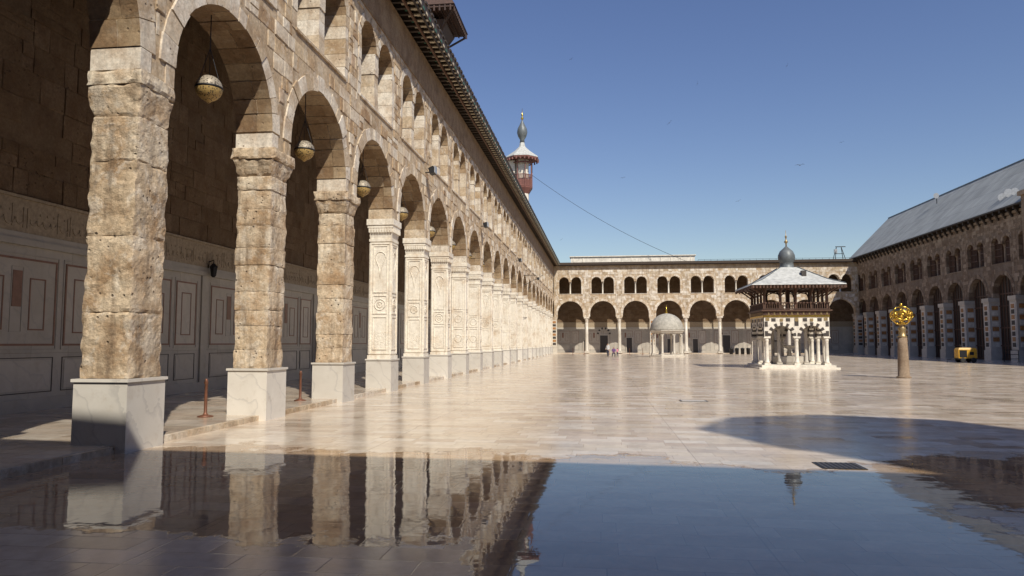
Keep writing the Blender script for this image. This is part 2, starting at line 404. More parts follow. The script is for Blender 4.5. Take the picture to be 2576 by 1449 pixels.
def clad(mb, u0, u1, z0, z1, solid, w, rh=.38, bw=.65, mi=0, proud=.035, ch=.014, crumble=.04):
    z = z0
    def ok(a, b, c, d):
        for uu in (a, (a+b)/2, b):
            for zz in (c, (c+d)/2, d):
                if not solid(uu, zz): return False
        return True
    def place(a, b, c, d, depth=0):
        if b-a < .1 or d-c < .1: return
        if not ok(a, b, c, d):
            if depth < 3:
                m_ = (a+b)/2; place(a, m_, c, d, depth+1); place(m_, b, c, d, depth+1)
            return
        if R.random() < crumble: return
        if d-c > .3 and b-a > .3 and R.random() < .18:
            m_ = (c+d)/2; place(a, b, c, m_, 3); place(a, b, m_, d, 3); return
        p = R.uniform(.2, 1)*proud; g = R.uniform(.004, .010)
        a += g; b -= g; c += g; d -= g
        j = lambda: R.uniform(-.010, .010)
        o = [(a+j(), w+.01, c+j()), (b+j(), w+.01, c+j()), (b+j(), w+.01, d+j()), (a+j(), w+.01, d+j())]
        mid = [(q[0], w-p+ch, q[2]) for q in o]
        k = lambda: R.uniform(-.006, .006)
        t = [(a+ch+j(), w-p+k(), c+ch+j()), (b-ch+j(), w-p+k(), c+ch+j()), (b-ch+j(), w-p+k(), d-ch+j()), (a+ch+j(), w-p+k(), d-ch+j())]
        i = mb.add(o+mid+t)
        for L in (0, 4):
            for e in range(4):
                e2 = (e+1) % 4; mb.face((i+L+e, i+L+e2, i+L+4+e2, i+L+4+e), mi)
        mb.face((i+8, i+9, i+10, i+11), mi)
    while z < z1-.12:
        h = min(rh*R.uniform(.7, 1.3), z1-z)
        u = u0-R.uniform(0, bw*.6)
        while u < u1:
            b = u+bw*R.uniform(.45, 1.6)
            aa, bb = max(u, u0), min(b, u1)
            if bb-aa > .1:
                place(aa, bb, z, z+h)
            u = b
        z += h

def arcade(parent, T, n, B, r, zs, usup, thick=.86, wz1=14.2, sill=9.6, ur=.78, uo=.94, uzs=11.6, clad_range=None,
           mats=None, plaster=True, closed=False, ztop_im=6.27, name='wall', clad_top=12.7, blockcol=False, mint=None):
    mb = MB(T); mbc = MB(T); mbv = MB(T)
    w0, w1 = 0.0, thick
    for k in range(n):
        c = (k+.5)*B; a, b = k*B, (k+1)*B
        arch_panel(mb, a, b, ztop_im, sill, c, r, zs, w0, w1, 0, 20)
        mb.quad((a, w0, ztop_im), (c-r, w0, ztop_im), (c-r, w1, ztop_im), (a, w1, ztop_im), 0)
        mb.quad((c+r, w0, ztop_im), (b, w0, ztop_im), (b, w1, ztop_im), (c+r, w1, ztop_im), 0)
        mb.quad((a, w0, sill), (b, w0, sill), (b, w1, sill), (a, w1, sill), 0)
        mb.box(a, c-uo-ur, w0, w1, sill, uzs, 0); mb.box(c+uo+ur, b, w0, w1, sill, uzs, 0)
        arch_panel(mb, a, c, uzs, wz1, c-uo, ur, uzs, w0, w1, 0, 12)
        arch_panel(mb, c, b, uzs, wz1, c+uo, ur, uzs, w0, w1, 0, 12)
        near = clad_range is None or (clad_range[0] <= k <= clad_range[1])
        if near:
            voussoirs(mbv, c, zs, r, .36, w0, w1, 15, 0, .07, split=True, mint=mint)
            for q in (-1, 1): voussoirs(mbv, c+q*uo, uzs, ur, .24, w0, w1, 9, 0, .02, mint=mint)
            for (uu, zz0, zz1) in ((c-uo-ur, sill, uzs), (c+uo+ur, sill, uzs), (c-r, ztop_im, zs), (c+r, ztop_im, zs)):
                z = zz0
                while z < zz1-.05:
                    h = min(R.uniform(.3, .55), zz1-z)
                    e = .02 + R.uniform(0, .012); s = 1 if uu < c else -1
                    L = R.uniform(.18, .3)
                    lo, hi = sorted((uu-s*L, uu+s*e))
                    if lo > a-.02 and hi < b+.02: mbv.box(lo, hi, w0-R.uniform(.015, .035), w1+.01, z+.006, z+h-.006, 0)
                    z += h
        if blockcol:
            z = sill+.06
            while z < uzs-.05:
                h = min(R.uniform(.3, .5), uzs-z); q = R.uniform(-.02, .02)
                mbv.box(c-.19+q, c+.19+q, .02+q, w1-.05, z, z+h-.008, 0); z += h
        else:
            mbv.lathe(c, (w0+w1)/2, [(.17, sill), (.17, sill+.12), (.12, sill+.16), (.115, uzs-.3), (.18, uzs-.12), (.2, uzs)], 10, 1)
        mbv.box(c-uo-ur-.05, c+uo+ur+.05, w0-.05, w0+.25, sill-.01, sill+.06, 0)
    th = .40; tu = .25
    def solid(u, z):
        c = (math.floor(u/B)+.5)*B; du = u-c
        if u < .02 or u > n*B-.02: return False
        if z < ztop_im: return False
        if z <= zs+.0 and abs(du) < r+.2: return False
        if z > zs and du*du+(z-zs)**2 < (r+th+.02)**2: return False
        for q in (-1, 1):
            d2 = du-q*uo
            if sill-.02 < z <= uzs and abs(d2) < ur+.22: return False
            if z > uzs and d2*d2+(z-uzs)**2 < (ur+tu+.02)**2: return False
        if sill-.06 < z <= uzs and abs(du) < .25: return False
        if sill-.1 < z < sill+.08 and abs(du) < uo+ur+.06: return False
        return True
    ka, kb = (0, n-1) if clad_range is None else clad_range
    clad(mbc, ka*B, (kb+1)*B, ztop_im, clad_top, solid, w0, .36, .56, 0)
    o1 = mb.obj(name+'_core', [mats[0]], parent); mbc.obj(name+'_masonry', [mats[1]], parent)
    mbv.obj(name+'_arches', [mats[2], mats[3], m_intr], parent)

def plinth(mb, u, w, mi=0, h=1.17, hs=.5, hw=.5):
    mb.box(u-hs+.03, u+hs-.03, w-hw+.03, w+hw-.03, 0, h-.05, mi)
    mb.box(u-hs, u+hs, w-hw, w+hw, h-.05, h, mi)
def frame_on(mb, axis, sgn, u, w, half, z0, z1, hw, t=.05, p=.03, mi=0):
    def bx(a0, a1, c0, c1):
        if axis == 1:
            lo, hi = sorted((w+sgn*half-sgn*.01, w+sgn*(half+p))); mb.box(u+a0, u+a1, lo, hi, c0, c1, mi)
        else:
            lo, hi = sorted((u+sgn*half-sgn*.01, u+sgn*(half+p))); mb.box(lo, hi, w+a0, w+a1, c0, c1, mi)
    bx(-hw, -hw+t, z0, z1); bx(hw-t, hw, z0, z1); bx(-hw+t, hw-t, z0, z0+t); bx(-hw+t, hw-t, z1-t, z1)
def carved_pier(mb, u, w, seed, mi=0, mp=1):
    rr = random.Random(seed)
    plinth(mb, u, w, mp)
    mb.box(u-.44, u+.44, w-.44, w+.44, 1.17, 1.3, mi)
    mb.box(u-.40, u+.40, w-.40, w+.40, 1.3, 5.45, mi)
    zA, zB, zC = rr.uniform(2.5, 2.9), rr.uniform(3.3, 3.6), 5.3
    style = rr.randint(0, 3)
    for ax, sg in ((0, -1), (1, -1), (0, 1), (1, 1)):
        frame_on(mb, ax, sg, u, w, .40, 1.34, 5.4, .39, .05, .026, mi)
        frame_on(mb, ax, sg, u, w, .40, 1.5, zA-.05, .27, .03, .022, mi)
        if style != 2: frame_on(mb, ax, sg, u, w, .40, zA+.05, zB-.05, .27, .03, .022, mi)
        frame_on(mb, ax, sg, u, w, .40, (zB+.05) if style != 2 else zA+.05, zC, .27, .03, .022, mi)
        def P(a, z, o=.41): return (u+a, w+sg*o, z) if ax == 1 else (u+sg*o, w+a, z)
        zc = (zA+zB)/2
        circ = {0: ((zc, .2), (zc, .1)), 1: ((zc, .2), (2.0, .2)), 2: ((3.6, .2),), 3: ((zc, .15),)}[style]
        for (z_, rad) in circ:
            mb.tube([P(rad*math.cos(2*pi*q/14), z_+rad*math.sin(2*pi*q/14), .408) for q in range(14)], .018, mi, 4, True)
        if style != 1:
            mb.tube([P(.2*math.cos(pi*q/8), 4.85+.22*math.sin(pi*q/8), .408) for q in range(9)], .02, mi, 4)
            mb.tube([P(-.2, 4.85, .408), P(-.06, 4.5, .408), P(0, 4.1, .408), P(.06, 4.5, .408), P(.2, 4.85, .408)], .017, mi, 4)
        if style in (0, 3):
            for q in range(4):
                a = q*pi/4; mb.tube([P(-.14*math.cos(a), zc-.14*math.sin(a), .405), P(.14*math.cos(a), zc+.14*math.sin(a), .405)], .01, mi, 4)
    mb.box(u-.43, u+.43, w-.43, w+.43, 5.45, 5.55, mi)
    mb.frust(u, w, .40, .40, 5.55, .46, .46, 5.95, mi)
    mb.box(u-.48, u+.48, w-.48, w+.48, 5.95, 6.05, mi)
    mb.box(u-.51, u+.51, w-.51, w+.51, 6.05, 6.27, mi)
    for ax, sg in ((0, -1), (1, -1)):
        for q in range(9):
            a = -.4+.1*q
            if ax == 1: mb.box(u+a-.03, u+a+.03, w-.50, w-.45, 5.78, 5.93, mi)
            else: mb.box(u-.50, u-.45, w+a-.03, w+a+.03, 5.78, 5.93, mi)

def dado(parent, T, u0, u1, w, period=4.82, name='dado', simple_=False, zup=14.2):
    mb = MB(T); rr = random.Random(5)
    mb.box(u0, u1, w, w+.5, 0, zup, 4)
    mb.box(u0, u1, w-.08, w+.0, .12, .42, 0)
    u = u0
    while u < u1:
        e = min(u+period/4, u1); mb.box(u, e-.005, w-.03, w+.0, .42, 1.5, 0); mb.box(u, e-.005, w-.03, w+.0, 1.505, 4.05, 0); u = e
    mb.box(u0, u1, w-.12, w+.0, 4.05, 4.2, 0)
    mb.box(u0, u1, w-.07, w+.0, 4.2, 4.35, 0)
    mb.box(u0, u1, w-.05, w+.0, 4.35, 5.15, 3)
    mb.box(u0, u1, w-.1, w+.0, 5.15, 5.22, 3)
    def fr(a, b, c, d, t, p, mi):
        mb.box(a, a+t, w-p, w-.025, c, d, mi); mb.box(b-t, b, w-p, w-.025, c, d, mi)
        mb.box(a+t, b-t, w-p, w-.025, c, c+t, mi); mb.box(a+t, b-t, w-p, w-.025, d-t, d, mi)
    u = u0+.2
    while u < u1-period+.1:
        mb.box(u-.18, u+.18, w-.075, w-.02, .42, 4.05, 0)
        for (a, b) in ((u+.45, u+2.9), (u+3.2, u+4.35)):
            mb.box(a+.05, b-.05, w-.04, w-.028, 1.72, 3.72, 1)
            fr(a, b, 1.68, 3.76, .05, .05, 2)
            fr(a-.07, b+.07, 1.58, 3.86, .03, .045, 0)
            fr(a, b, .55, 1.4, .02, .042, 5)
            mb.box(a+.08, b-.08, w-.045, w-.028, .62, 1.33, 1)
        a, b = u+.45, u+2.9
        fr(a+.35, a+.85, 2.05, 3.3, .035, .05, 2); fr(b-.85, b-.35, 2.05, 3.3, .035, .05, 2)
        fr(a+1.05, b-1.05, 2.0, 3.55, .02, .05, 0)
        mb.box(a+1.09, b-1.09, w-.052, w-.03, 2.6, 3.45, 2)
        fr(u+3.5, u+4.05, 2.0, 3.4, .035, .05, 2)
        u += period
    if not simple_:
        uu = u0+.1
        while uu < min(u1, u0+60):
            h = rr.uniform(.35, .6); z0 = 4.47
            t = rr.random()
            if t < .45: mb.box(uu, uu+.035, w-.065, w-.045, z0, z0+h, 3)
            else:
                q = rr.uniform(.08, .16)
                for e in range(6):
                    a1, a2 = pi+pi*e/6, pi+pi*(e+1)/6
                    p1 = (uu+q+q*math.cos(a1), z0+.18+q*math.sin(a1)); p2 = (uu+q+q*math.cos(a2), z0+.18+q*math.sin(a2))
                    mb.hexa([(p1[0], w-.065, p1[1]), (p2[0], w-.065, p2[1]), (p2[0], w-.045, p2[1]), (p1[0], w-.045, p1[1]),
                             (p1[0], w-.065, p1[1]+.045), (p2[0], w-.065, p2[1]+.045), (p2[0], w-.045, p2[1]+.045), (p1[0], w-.045, p1[1]+.045)], 3)
                if rr.random() < .6: mb.box(uu+q, uu+q+.05, w-.065, w-.045, z0+.35, z0+.4, 3)
                uu += q
            uu += rr.uniform(.07, .14)
    mb.obj(name, [m_dado, m_dadod, m_red, m_frieze, m_backbase, m_darkin], parent)

# ================================================================== GROUND
g = MB(); g.quad((-1500, -1500, -.01), (1500, -1500, -.01), (1500, 1500, -.01), (-1500, 1500, -.01))
g.obj('ground', [m_asph])
g = MB(); g.quad((-7.75, -3.2, 0), (39.8, -3.2, 0), (39.8, 116.2, 0), (-7.75, 116.2, 0))
g.obj('courtyard_pavement', [m_floor])

# ================================================================== LEFT (NORTH) ARCADE
Y0 = 1.51; B = 4.82; NB = 24; XW = -7.55
TL = lambda u, w, z: (XW-w, Y0+u, z)
north = empty('stone_arcade')
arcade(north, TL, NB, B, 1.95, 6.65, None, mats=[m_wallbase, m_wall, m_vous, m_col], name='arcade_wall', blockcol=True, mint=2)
mb = MB(TL)
mb.box(0, NB*B, -.04, .05, 12.72, 14.2, 0)
mb.box(-4.5, 0, 0, .86, 0, 14.2, 1)
mb.obj('plaster_band', [m_plaster, m_wallbase], north)
mb = MB(TL)
mb.box(-4.5, NB*B+6, .2, 6.1, 0, .12, 0)
mb.obj('corridor_floor', [m_floor2], north)
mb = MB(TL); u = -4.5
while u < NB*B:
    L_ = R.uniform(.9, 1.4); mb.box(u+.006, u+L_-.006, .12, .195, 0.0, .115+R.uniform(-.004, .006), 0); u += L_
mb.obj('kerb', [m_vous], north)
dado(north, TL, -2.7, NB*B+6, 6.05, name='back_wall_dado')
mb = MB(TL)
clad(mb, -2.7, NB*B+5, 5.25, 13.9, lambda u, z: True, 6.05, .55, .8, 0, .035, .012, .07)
mb.obj('back_wall_masonry', [m_back], north)
mb = MB(TL)
for uu in (31.4, 55, 84):
    mb.box(uu, uu+1.3, 5.9, 6.02, .12, 2.9, 0); mb.box(uu-.12, uu, 5.85, 6.02, .12, 3.02, 1); mb.box(uu+1.3, uu+1.42, 5.85, 6.02, .12, 3.02, 1); mb.box(uu, uu+1.3, 5.85, 6.02, 2.9, 3.02, 1)
    for z in (.3, 1.6): mb.box(uu+.15, uu+.6, 5.87, 5.9, z, z+1.1, 0); mb.box(uu+.7, uu+1.15, 5.87, 5.9, z, z+1.1, 0)
mb.obj('back_wall_doors', [m_wood2, m_dadod], north)
def eaves(parent, T, L, over=.95, z=14.2, depth=6.6, fancy=True, step=.5, u0=-2.7):
    mb = MB(T)
    mb.box(u0, L, -.05, depth, z+.28, z+.42, 0)
    mb.box(u0, L, -over, -.05, z+.26, z+.31, 0)
    mb.box(u0, L, -over-.05, -over+.02, z+.12, z+.5, 0)
    mb.box(u0, L, -over*.55, -over*.55+.07, z+.0, z+.1, 3)
    mb.box(u0, L, -over*.95, -over*.95+.07, z+.0, z+.1, 0)
    u = u0; k = 0
    while u < L:
        mb.box(u, u+.14, -over+.02, .1, z+.1, z+.262, 0)
        if fancy:
            mb.box(u+.16, u+step-.02, -over*.92, -over*.62, z+.2, z+.258, 1)
            mb.box(u+.16, u+step-.02, -over*.5, -over*.25, z+.2, z+.258, 2 if k % 2 else 1)
            mb.box(u+.01, u+.13, -over-.03, -over*.6, z+.06, z+.1, 1)
            mb.box(u+.2, u+step-.06, -over-.062, -over-.03, z+.16, z+.26, 2 if k % 2 else 1)
            mb.box(u+.02, u+.3, -over-.1, -over+.1, z+.5, z+.56+R.uniform(0, .05), 0)
        u += step; k += 1
    mb.obj('eaves_and_roof', [m_wood, m_cream, m_green, m_wood2], parent)
eaves(north, TL, NB*B)
mbp = MB(TL); mbs = MB(TL)
for k in range(NB+1):
    u = k*B
    if k <= 4:
        plinth(mbp, u, .42, 1, 1.17, .53, .5)
        if k == 2:
            zz = [1.17, 2.25, 3.5, 4.75, 5.5]
            for i in range(4): mbs.rough(u, .42, zz[i], zz[i+1]+.005, .43, .42, .43, .42, 18, 22, .026, 0, .014)
            mbs.rough(u, .42, 5.49, 6.02, .43, .42, .50, .47, 16, 9, .026, 0, .02)
            mbs.rough(u, .42, 6.02, 6.27, .51, .49, .50, .48, 16, 4, .024, 0, .02)
        else:
            z = 1.17; rr = random.Random(k)
            while z < 5.5:
                h = min(rr.uniform(.36, .66), 5.62-z)
                if 5.62-(z+h) < .25: h = 5.62-z
                if rr.random() < .5:
                    c = rr.uniform(-.12, .12)
                    mbs.rough(u+(c-.41)/2, .42, z, z+h, (c+.41)/2-.002, .41, (c+.41)/2-.002, .41, 9, 8, .022)
                    mbs.rough(u+(c+.41)/2, .42, z, z+h, (.41-c)/2-.002, .41, (.41-c)/2-.002, .41, 9, 8, .022)
                else:
                    q = rr.uniform(-.02, .02)
                    mbs.rough(u, .42, z, z+h, .41+q, .41+q, .41+q, .41+q, 13, 8, .022)
                z += h
            mbs.rough(u, .42, 5.62, 6.0, .42, .42, .54, .50, 14, 7, .03, 0, .025)
            mbs.rough(u, .42, 6.0, 6.27, .57, .54, .56, .54, 14, 5, .026, 0, .03)
    else:
        carved_pier(mbp, u, .42, k)
mbp.obj('carved_piers', [m_stucco, m_plinth], north)
mbs.obj('weathered_piers', [m_pier], north)

# ================================================================== FAR (EAST) ARCADE
TF = lambda u, w, z: (-7.5+u, 116+w, z)
BF = 47.1/9
far = empty('stone_arcade')
arcade(far, TF, 9, BF, 2.08, 6.45, None, mats=[m_wallbase, m_wallfar, m_vous, m_col], ur=.83, uo=.99, ztop_im=5.95, name='arcade_wall', clad_top=13.5)
eaves(far, TF, 47.1, .6, 14.2, 6.6, False, .6, -6)
dado(far, TF, -6, 50, 5.6, BF, name='back_wall_dado', simple_=True)
mb = MB(TF); clad(mb, -5, 49, 5.25, 13.9, lambda u, z: True, 5.6, .5, .9, 0, .06, .02, .02)
mb.obj('back_wall_masonry', [m_back], far)
mb = MB(TF); mb.box(-.2, 47.2, .15, 5.7, 0, .14, 0); mb.obj('portico_floor', [m_floor2], far)
mb = MB(TF)
for k in range(10):
    u = k*BF
    if k % 3 == 0:
        plinth(mb, u, .42, 1, 1.1, .55, .5)
        mb.box(u-.43, u+.43, -.01, .85, 1.1, 5.4, 1)
        for z in [1.4+.5*q for q in range(8)]:
            mb.box(u-.28, u+.28, -.03, 0, z, z+.36, 2 if (int(z*2) % 2) else 3)
        mb.frust(u, .42, .43, .43, 5.4, .56, .52, 5.95, 0)
    else:
        mb.box(u-.38, u+.38, .04, .8, .14, .4, 1)
        mb.lathe(u, .42, [(.34, .4), (.34, .5), (.27, .6), (.26, 3), (.235, 5.05)], 16, 1)
        mb.lathe(u, .42, [(.24, 5.05), (.27, 5.1), (.27, 5.3), (.4, 5.62), (.42, 5.7)], 16, 0)
        mb.box(u-.45, u+.45, -.03, .87, 5.7, 5.95, 0)
mb.obj('portico_columns', [m_vous, m_col, m_orange, m_blackst], far)
mb = MB(TF)
for (c, w_, h_) in ((8.0, 1.3, 3.0), (12.2, .9, 2.6), (5.0, .7, 2.2), (18.9, .9, 2.4), (23.0, .8, 2.4), (28, 1.2, 3), (36, .9, 2.2)):
    mb.box(c-w_/2, c+w_/2, 5.45, 5.58, .14, h_, 0)
    mb.box(c-w_/2-.14, c-w_/2, 5.42, 5.58, .14, h_+.14, 1); mb.box(c+w_/2, c+w_/2+.14, 5.42, 5.58, .14, h_+.14, 1); mb.box(c-w_/2, c+w_/2, 5.42, 5.58, h_, h_+.14, 1)
voussoirs(mb, 8.0, 3.2, .85, .3, 5.45, 5.5, 11, 1, .01, 0)
mb.obj('doors', [m_darkin, m_dadod], far)
mb = MB(TF)
mb.box(2.6, 22.9, 3.5, 6.2, 14.6, 16.05, 0); mb.box(2.4, 23.1, 3.3, 6.4, 16.05, 16.2, 0)
for k in range(13): mb.box(3.0+k*1.6, 3.1+k*1.6, 3.44, 3.5, 14.7, 16.05, 0)
mb.obj('roof_skylight_block', [m_white], far)
mb = MB(TF)
for k in range(24): mb.tube([(23+k, .3, 14.6), (23+k, .3, 15.0)], .02, 0, 4)
mb.tube([(23, .3, 15.0), (47, .3, 15.0)], .02, 0, 4)
mb.obj('roof_railing', [m_black], far)

# ================================================================== RIGHT PRAYER HALL
TR = lambda u, w, z: (39.6+w, Y0+u, z)
hall = empty('prayer_hall')
arcade(hall, TR, NB, B, 1.8, 6.75, None, mats=[m_rbase, m_rstone, m_rstone, m_rstone], ur=.72, uo=1.0, uzs=11.6, clad_range=(12, 23), name='facade_wall', clad_top=14.1)
mb = MB(TR)
for k in range(NB+1):
    u = k*B
    mb.box(u-.58, u+.58, -.42, .86, 0, 5.85, 0)
    mb.box(u-.66, u+.66, -.5, .86, 0, 1.0, 0)
    mb.box(u-.68, u+.68, -.52, .87, 5.85, 6.27, 0)
    mb.box(u-.36, u+.36, -.46, -.42, 1.25, 5.6, 3)
    for q in range(8):
        z = 1.35+q*.53
        mb.box(u-.26, u+.26, -.49, -.46, z, z+.42, 1 if q % 2 else 2)
        mb.box(u-.61, u-.58, -.2, .4, z, z+.42, 1 if q % 2 else 3)
mb.obj('marble_piers', [m_dadod, m_orange, m_blackst, m_white], hall)
mb = MB(TR)
mb.box(0, NB*B, .6, .7, 0, 14.2, 0)
for k in range(NB):
    c = (k+.5)*B
    for q in range(-3, 4): mb.box(c+q*.55-.05, c+q*.55+.05, .53, .6, 0, 8.5, 1)
    for z in (.05, 1.4, 3.2, 5.4, 6.6): mb.box(c-1.8, c+1.8, .5, .6, z, z+.12, 1)
    for s in (-1, 1):
        for q in range(-3, 4): mb.box(c+s*1.0+q*.2-.03, c+s*1.0+q*.2+.03, .3, .6, 9.6, 12.4, 1)
        for z in (9.7, 10.4, 11.1, 11.7): mb.box(c+s*1.0-.7, c+s*1.0+.7, .27, .6, z, z+.07, 1)
mb.obj('wooden_doors_and_shutters', [m_wood, m_wood2], hall)
mb = MB(TR)
mb.box(-2, NB*B, -.15, .9, 14.2, 14.45, 1); mb.box(-2, NB*B+1, -.75, .9, 14.75, 14.9, 0)
u = -1
while u < NB*B:
    mb.box(u, u+.2, -.6, 0, 14.45, 14.75, 0); mb.hexa([(u, -.12, 13.9), (u+.2, -.12, 13.9), (u+.2, .0, 13.9), (u, .0, 13.9), (u, -.45, 14.45), (u+.2, -.45, 14.45), (u+.2, 0, 14.45), (u, 0, 14.45)], 0)
    u += 1.2
mb.obj('cornice', [m_wood, m_rstone], hall)
mb = MB()
X0, XR, ZE, ZR, YA, YB = 38.9, 46.0, 14.9, 21.7, -10, 120.2
mb.quad((X0, YA, ZE), (XR, YA, ZR), (XR, YB, ZR), (X0, YB-2.2, ZE), 0)
mb.quad((XR, YA, ZR), (53, YA, ZE), (53, YB, ZE), (XR, YB, ZR), 0)
i = mb.add([(X0, YB-2.2, ZE), (53, YB, ZE), (XR, YB, ZR)]); mb.face((i, i+1, i+2), 0)
mb.box(X0, 53, YA, YB-2.5, ZE-.12, ZE-.01, 1)
mb.box(52.5, 53, YA, YB-2.5, 0, ZE-.12, 1)
mb.box(45.9, 46.1, YA, YB, ZR-.05, ZR+.08, 1)
mb.obj('lead_roof', [m_roof, m_leaddark], hall)
mb = MB()
mb.box(38.8, 41, 64, 70.9, 6.5, 15.4, 0); mb.box(38.9, 41, 69.6, 70.7, 0, 6.5, 0); mb.box(38.6, 41.2, 63.8, 71.1, 15.4, 15.8, 0)
mb.lathe(40.3, 69.2, [(1.5, 15.8), (1.5, 16.2), (1.45, 16.6), (1.2, 17.2), (.7, 17.7), (.2, 17.95), (.05, 18.3)], 20, 1, rib=.04, ribn=20)
mb.obj('transept_buttress', [m_rstone, m_leaddark], hall)

# ================================================================== WEST PORTICO behind camera
west = empty('stone_arcade')
TW = lambda u, w, z: (-7.5+u, -.89-w-.061*(u-6), z)
arcade(west, TW, 9, BF, 2.08, 6.45, None, mats=[m_wallbase, m_wall, m_vous, m_col], ur=.83, uo=.99, ztop_im=5.95, name='arcade_wall', clad_range=(0, 3), clad_top=14.0)
mb = MB(TW)
mb.box(-7, 55, -.0, 6.5, 14.2, 14.4, 1); mb.box(-7, 55, 6.0, 6.6, 0, 14.2, 0)
for k in range(10):
    if k % 3: mb.lathe(k*BF, .42, [(.34, 0), (.34, .5), (.27, .6), (.24, 5.1), (.4, 5.7), (.42, 5.95)], 14, 2)
    else: mb.box(k*BF-.45, k*BF+.45, 0, .86, 0, 5.95, 2)
mb.obj('portico_structure', [m_back, m_wood, m_col], west)
mb = MB()
cx, cy = 17.1, -5.3
mb.lathe(cx, cy, [(3.2, 0), (3.2, 23.9), (3.4, 24.0), (3.4, 24.4), (2.6, 25.1), (1.4, 25.8), (.2, 26.2), (.08, 26.6)], 8, 0, sm=False)
mb.obj('minaret_tower', [m_rstone])

# ================================================================== MINARETS beyond left roof
bm = empty('minaret')
mb = MB(); cx, cy = -13.9, 55.4
mb.frust(cx-.6, cy, 1.1, 1.1, 14, 1.1, 1.1, 27.9, 0)
mb.frust(cx, cy, 1.2, 1.2, 25.8, 1.9, 1.9, 27.2, 1)
mb.box(cx-2.8, cx+2.8, cy-2.8, cy+2.8, 27.75, 27.95, 1)
mb.frust(cx, cy, 2.9, 2.9, 27.95, 1.5, 1.5, 30.5, 1)
for a in range(-6, 7):
    q = a*.43
    mb.box(cx+q-.06, cx+q+.06, cy-2.86, cy-2.8, 27.45, 27.95, 1); mb.box(cx+2.8, cx+2.86, cy+q-.06, cy+q+.06, 27.45, 27.95, 1)
    mb.box(cx+q-.05, cx+q+.05, cy-2.7, cy+2.7, 27.6, 27.75, 1)
for s in (-1, 1):
    for t in (-1, 1): mb.tube([(cx+s*1.2, cy+t*1.2, 26), (cx+s*2.7, cy+t*2.7, 27.6)], .1, 1)
mb.box(cx-1.5, cx+1.5, cy-1.5, cy+1.5, 30.5, 36, 0); mb.frust(cx, cy, 1.8, 1.8, 36, .2, .2, 39, 1)
mb.obj('tower_and_canopy', [m_wallbase, m_dkwood], bm)
m2 = empty('minaret')
mb = MB(); cx, cy = -13.55, 124
o8 = pi/8
mb.lathe(cx, cy, [(1.2, 0), (1.2, 34)], 8, 0, sm=False, a0=o8)
mb.box(cx-3.2, cx-1.2, cy-1, cy+1, 0, 33.8, 0)
mb.lathe(cx, cy, [(1.2, 27.9), (1.85, 28.9), (1.9, 29.1)], 8, 1, sm=False, a0=o8)
for k in range(8):
    a = o8+k*pi/4; a2 = a+pi/4
    p, q = Vector((cx+1.8*math.cos(a), cy+1.8*math.sin(a), 0)), Vector((cx+1.8*math.cos(a2), cy+1.8*math.sin(a2), 0))
    mb.tube([(p.x, p.y, 29), (p.x, p.y, 34)], .1, 1)
    mb.tube([(p.x, p.y, 31.2), (q.x, q.y, 31.2)], .07, 1); mb.tube([(p.x, p.y, 29.2), (q.x, q.y, 29.2)], .07, 1)
    mb.tube([(p.x, p.y, 33.4), (q.x, q.y, 33.4)], .12, 1)
    for t in range(1, 8):
        c = p.lerp(q, t/8); mb.tube([(c.x, c.y, 29.1), (c.x, c.y, 31.2)], .045, 1, 4)
    mb.quad((p.x, p.y, 29.1), (q.x, q.y, 29.1), (q.x*.995+cx*.005, q.y, 30.3), (p.x*.995+cx*.005, p.y, 30.3), 1)
mb.lathe(cx, cy, [(3.0, 34.0), (3.05, 34.25)], 8, 1, sm=False, a0=o8)
mb.lathe(cx, cy, [(3.1, 34.25), (3.05, 34.4), (1.4, 35.6), (.6, 36.4), (.42, 37.2)], 8, 2, sm=False, a0=o8)
for k in range(24):
    a = 2*pi*k/24; mb.box(cx+2.85*math.cos(a)-.12, cx+2.85*math.cos(a)+.12, cy+2.85*math.sin(a)-.12, cy+2.85*math.sin(a)+.12, 33.65, 34.0, 1)
mb.lathe(cx, cy, [(.42, 37.2), (.36, 37.7), (.7, 38.3), (.88, 39.0), (.78, 39.7), (.4, 40.5), (.15, 41.1), (.1, 41.3)], 16, 3, rib=.06, ribn=16)
mb.lathe(cx, cy, [(.1, 41.3), (.3, 41.6), (.08, 41.9), (.22, 42.2), (.06, 42.5), (.03, 43.4)], 10, 4)
mb.obj('tower_balcony_and_cap', [m_white, m_redwood, m_whitelead, m_leaddark, m_gold], m2)

mb = MB(); pa, pb = Vector((-11.9, 123, 31.2)), Vector((13.6, 117, 14.9))
pts = [pa.lerp(pb, t/24)-Vector((0, 0, 1.6*4*(t/24)*(1-t/24)*.7)) for t in range(25)]
mb.tube(pts, .028, 0, 4); mb.obj('cable', [m_black])

# ================================================================== ABLUTION PAVILION
pav = empty('ablution_pavilion')
mb = MB(); cx, cy = 13.15, 52.6
mb.box(cx-2.6, cx+2.6, cy-2.6, cy+2.6, 0.0, .1, 0); mb.box(cx-2.4, cx+2.4, cy-2.4, cy+2.4, .1, .26, 0)
def pcol(x, y, z0, z1, r, mi=0):
    mb.box(x-r*1.5, x+r*1.5, y-r*1.5, y+r*1.5, z0, z0+.12, mi)
    mb.lathe(x, y, [(r*1.35, z0+.12), (r*1.3, z0+.2), (r, z0+.26), (r*.9, z1-.3), (r*1.0, z1-.26), (r*1.5, z1-.06)], 12, mi)
    mb.box(x-r*1.6, x+r*1.6, y-r*1.6, y+r*1.6, z1-.06, z1, mi)
S = 1.95
cols = set()
for a in (-S, 0, S):
    for s in (-S, S): cols.add((round(a, 3), s)); cols.add((s, round(a, 3)))
for s in (-S, S): cols.add((s, -S+.5)); cols.add((s, S-.5))
for (a, b_) in cols: pcol(cx+a, cy+b_, .26, 2.12, .135)
for (a, b_) in ((-.9, -.9), (.9, -.9), (-.9, .9), (.9, .9)): pcol(cx+a, cy+b_, .28, 2.9, .12, 8)
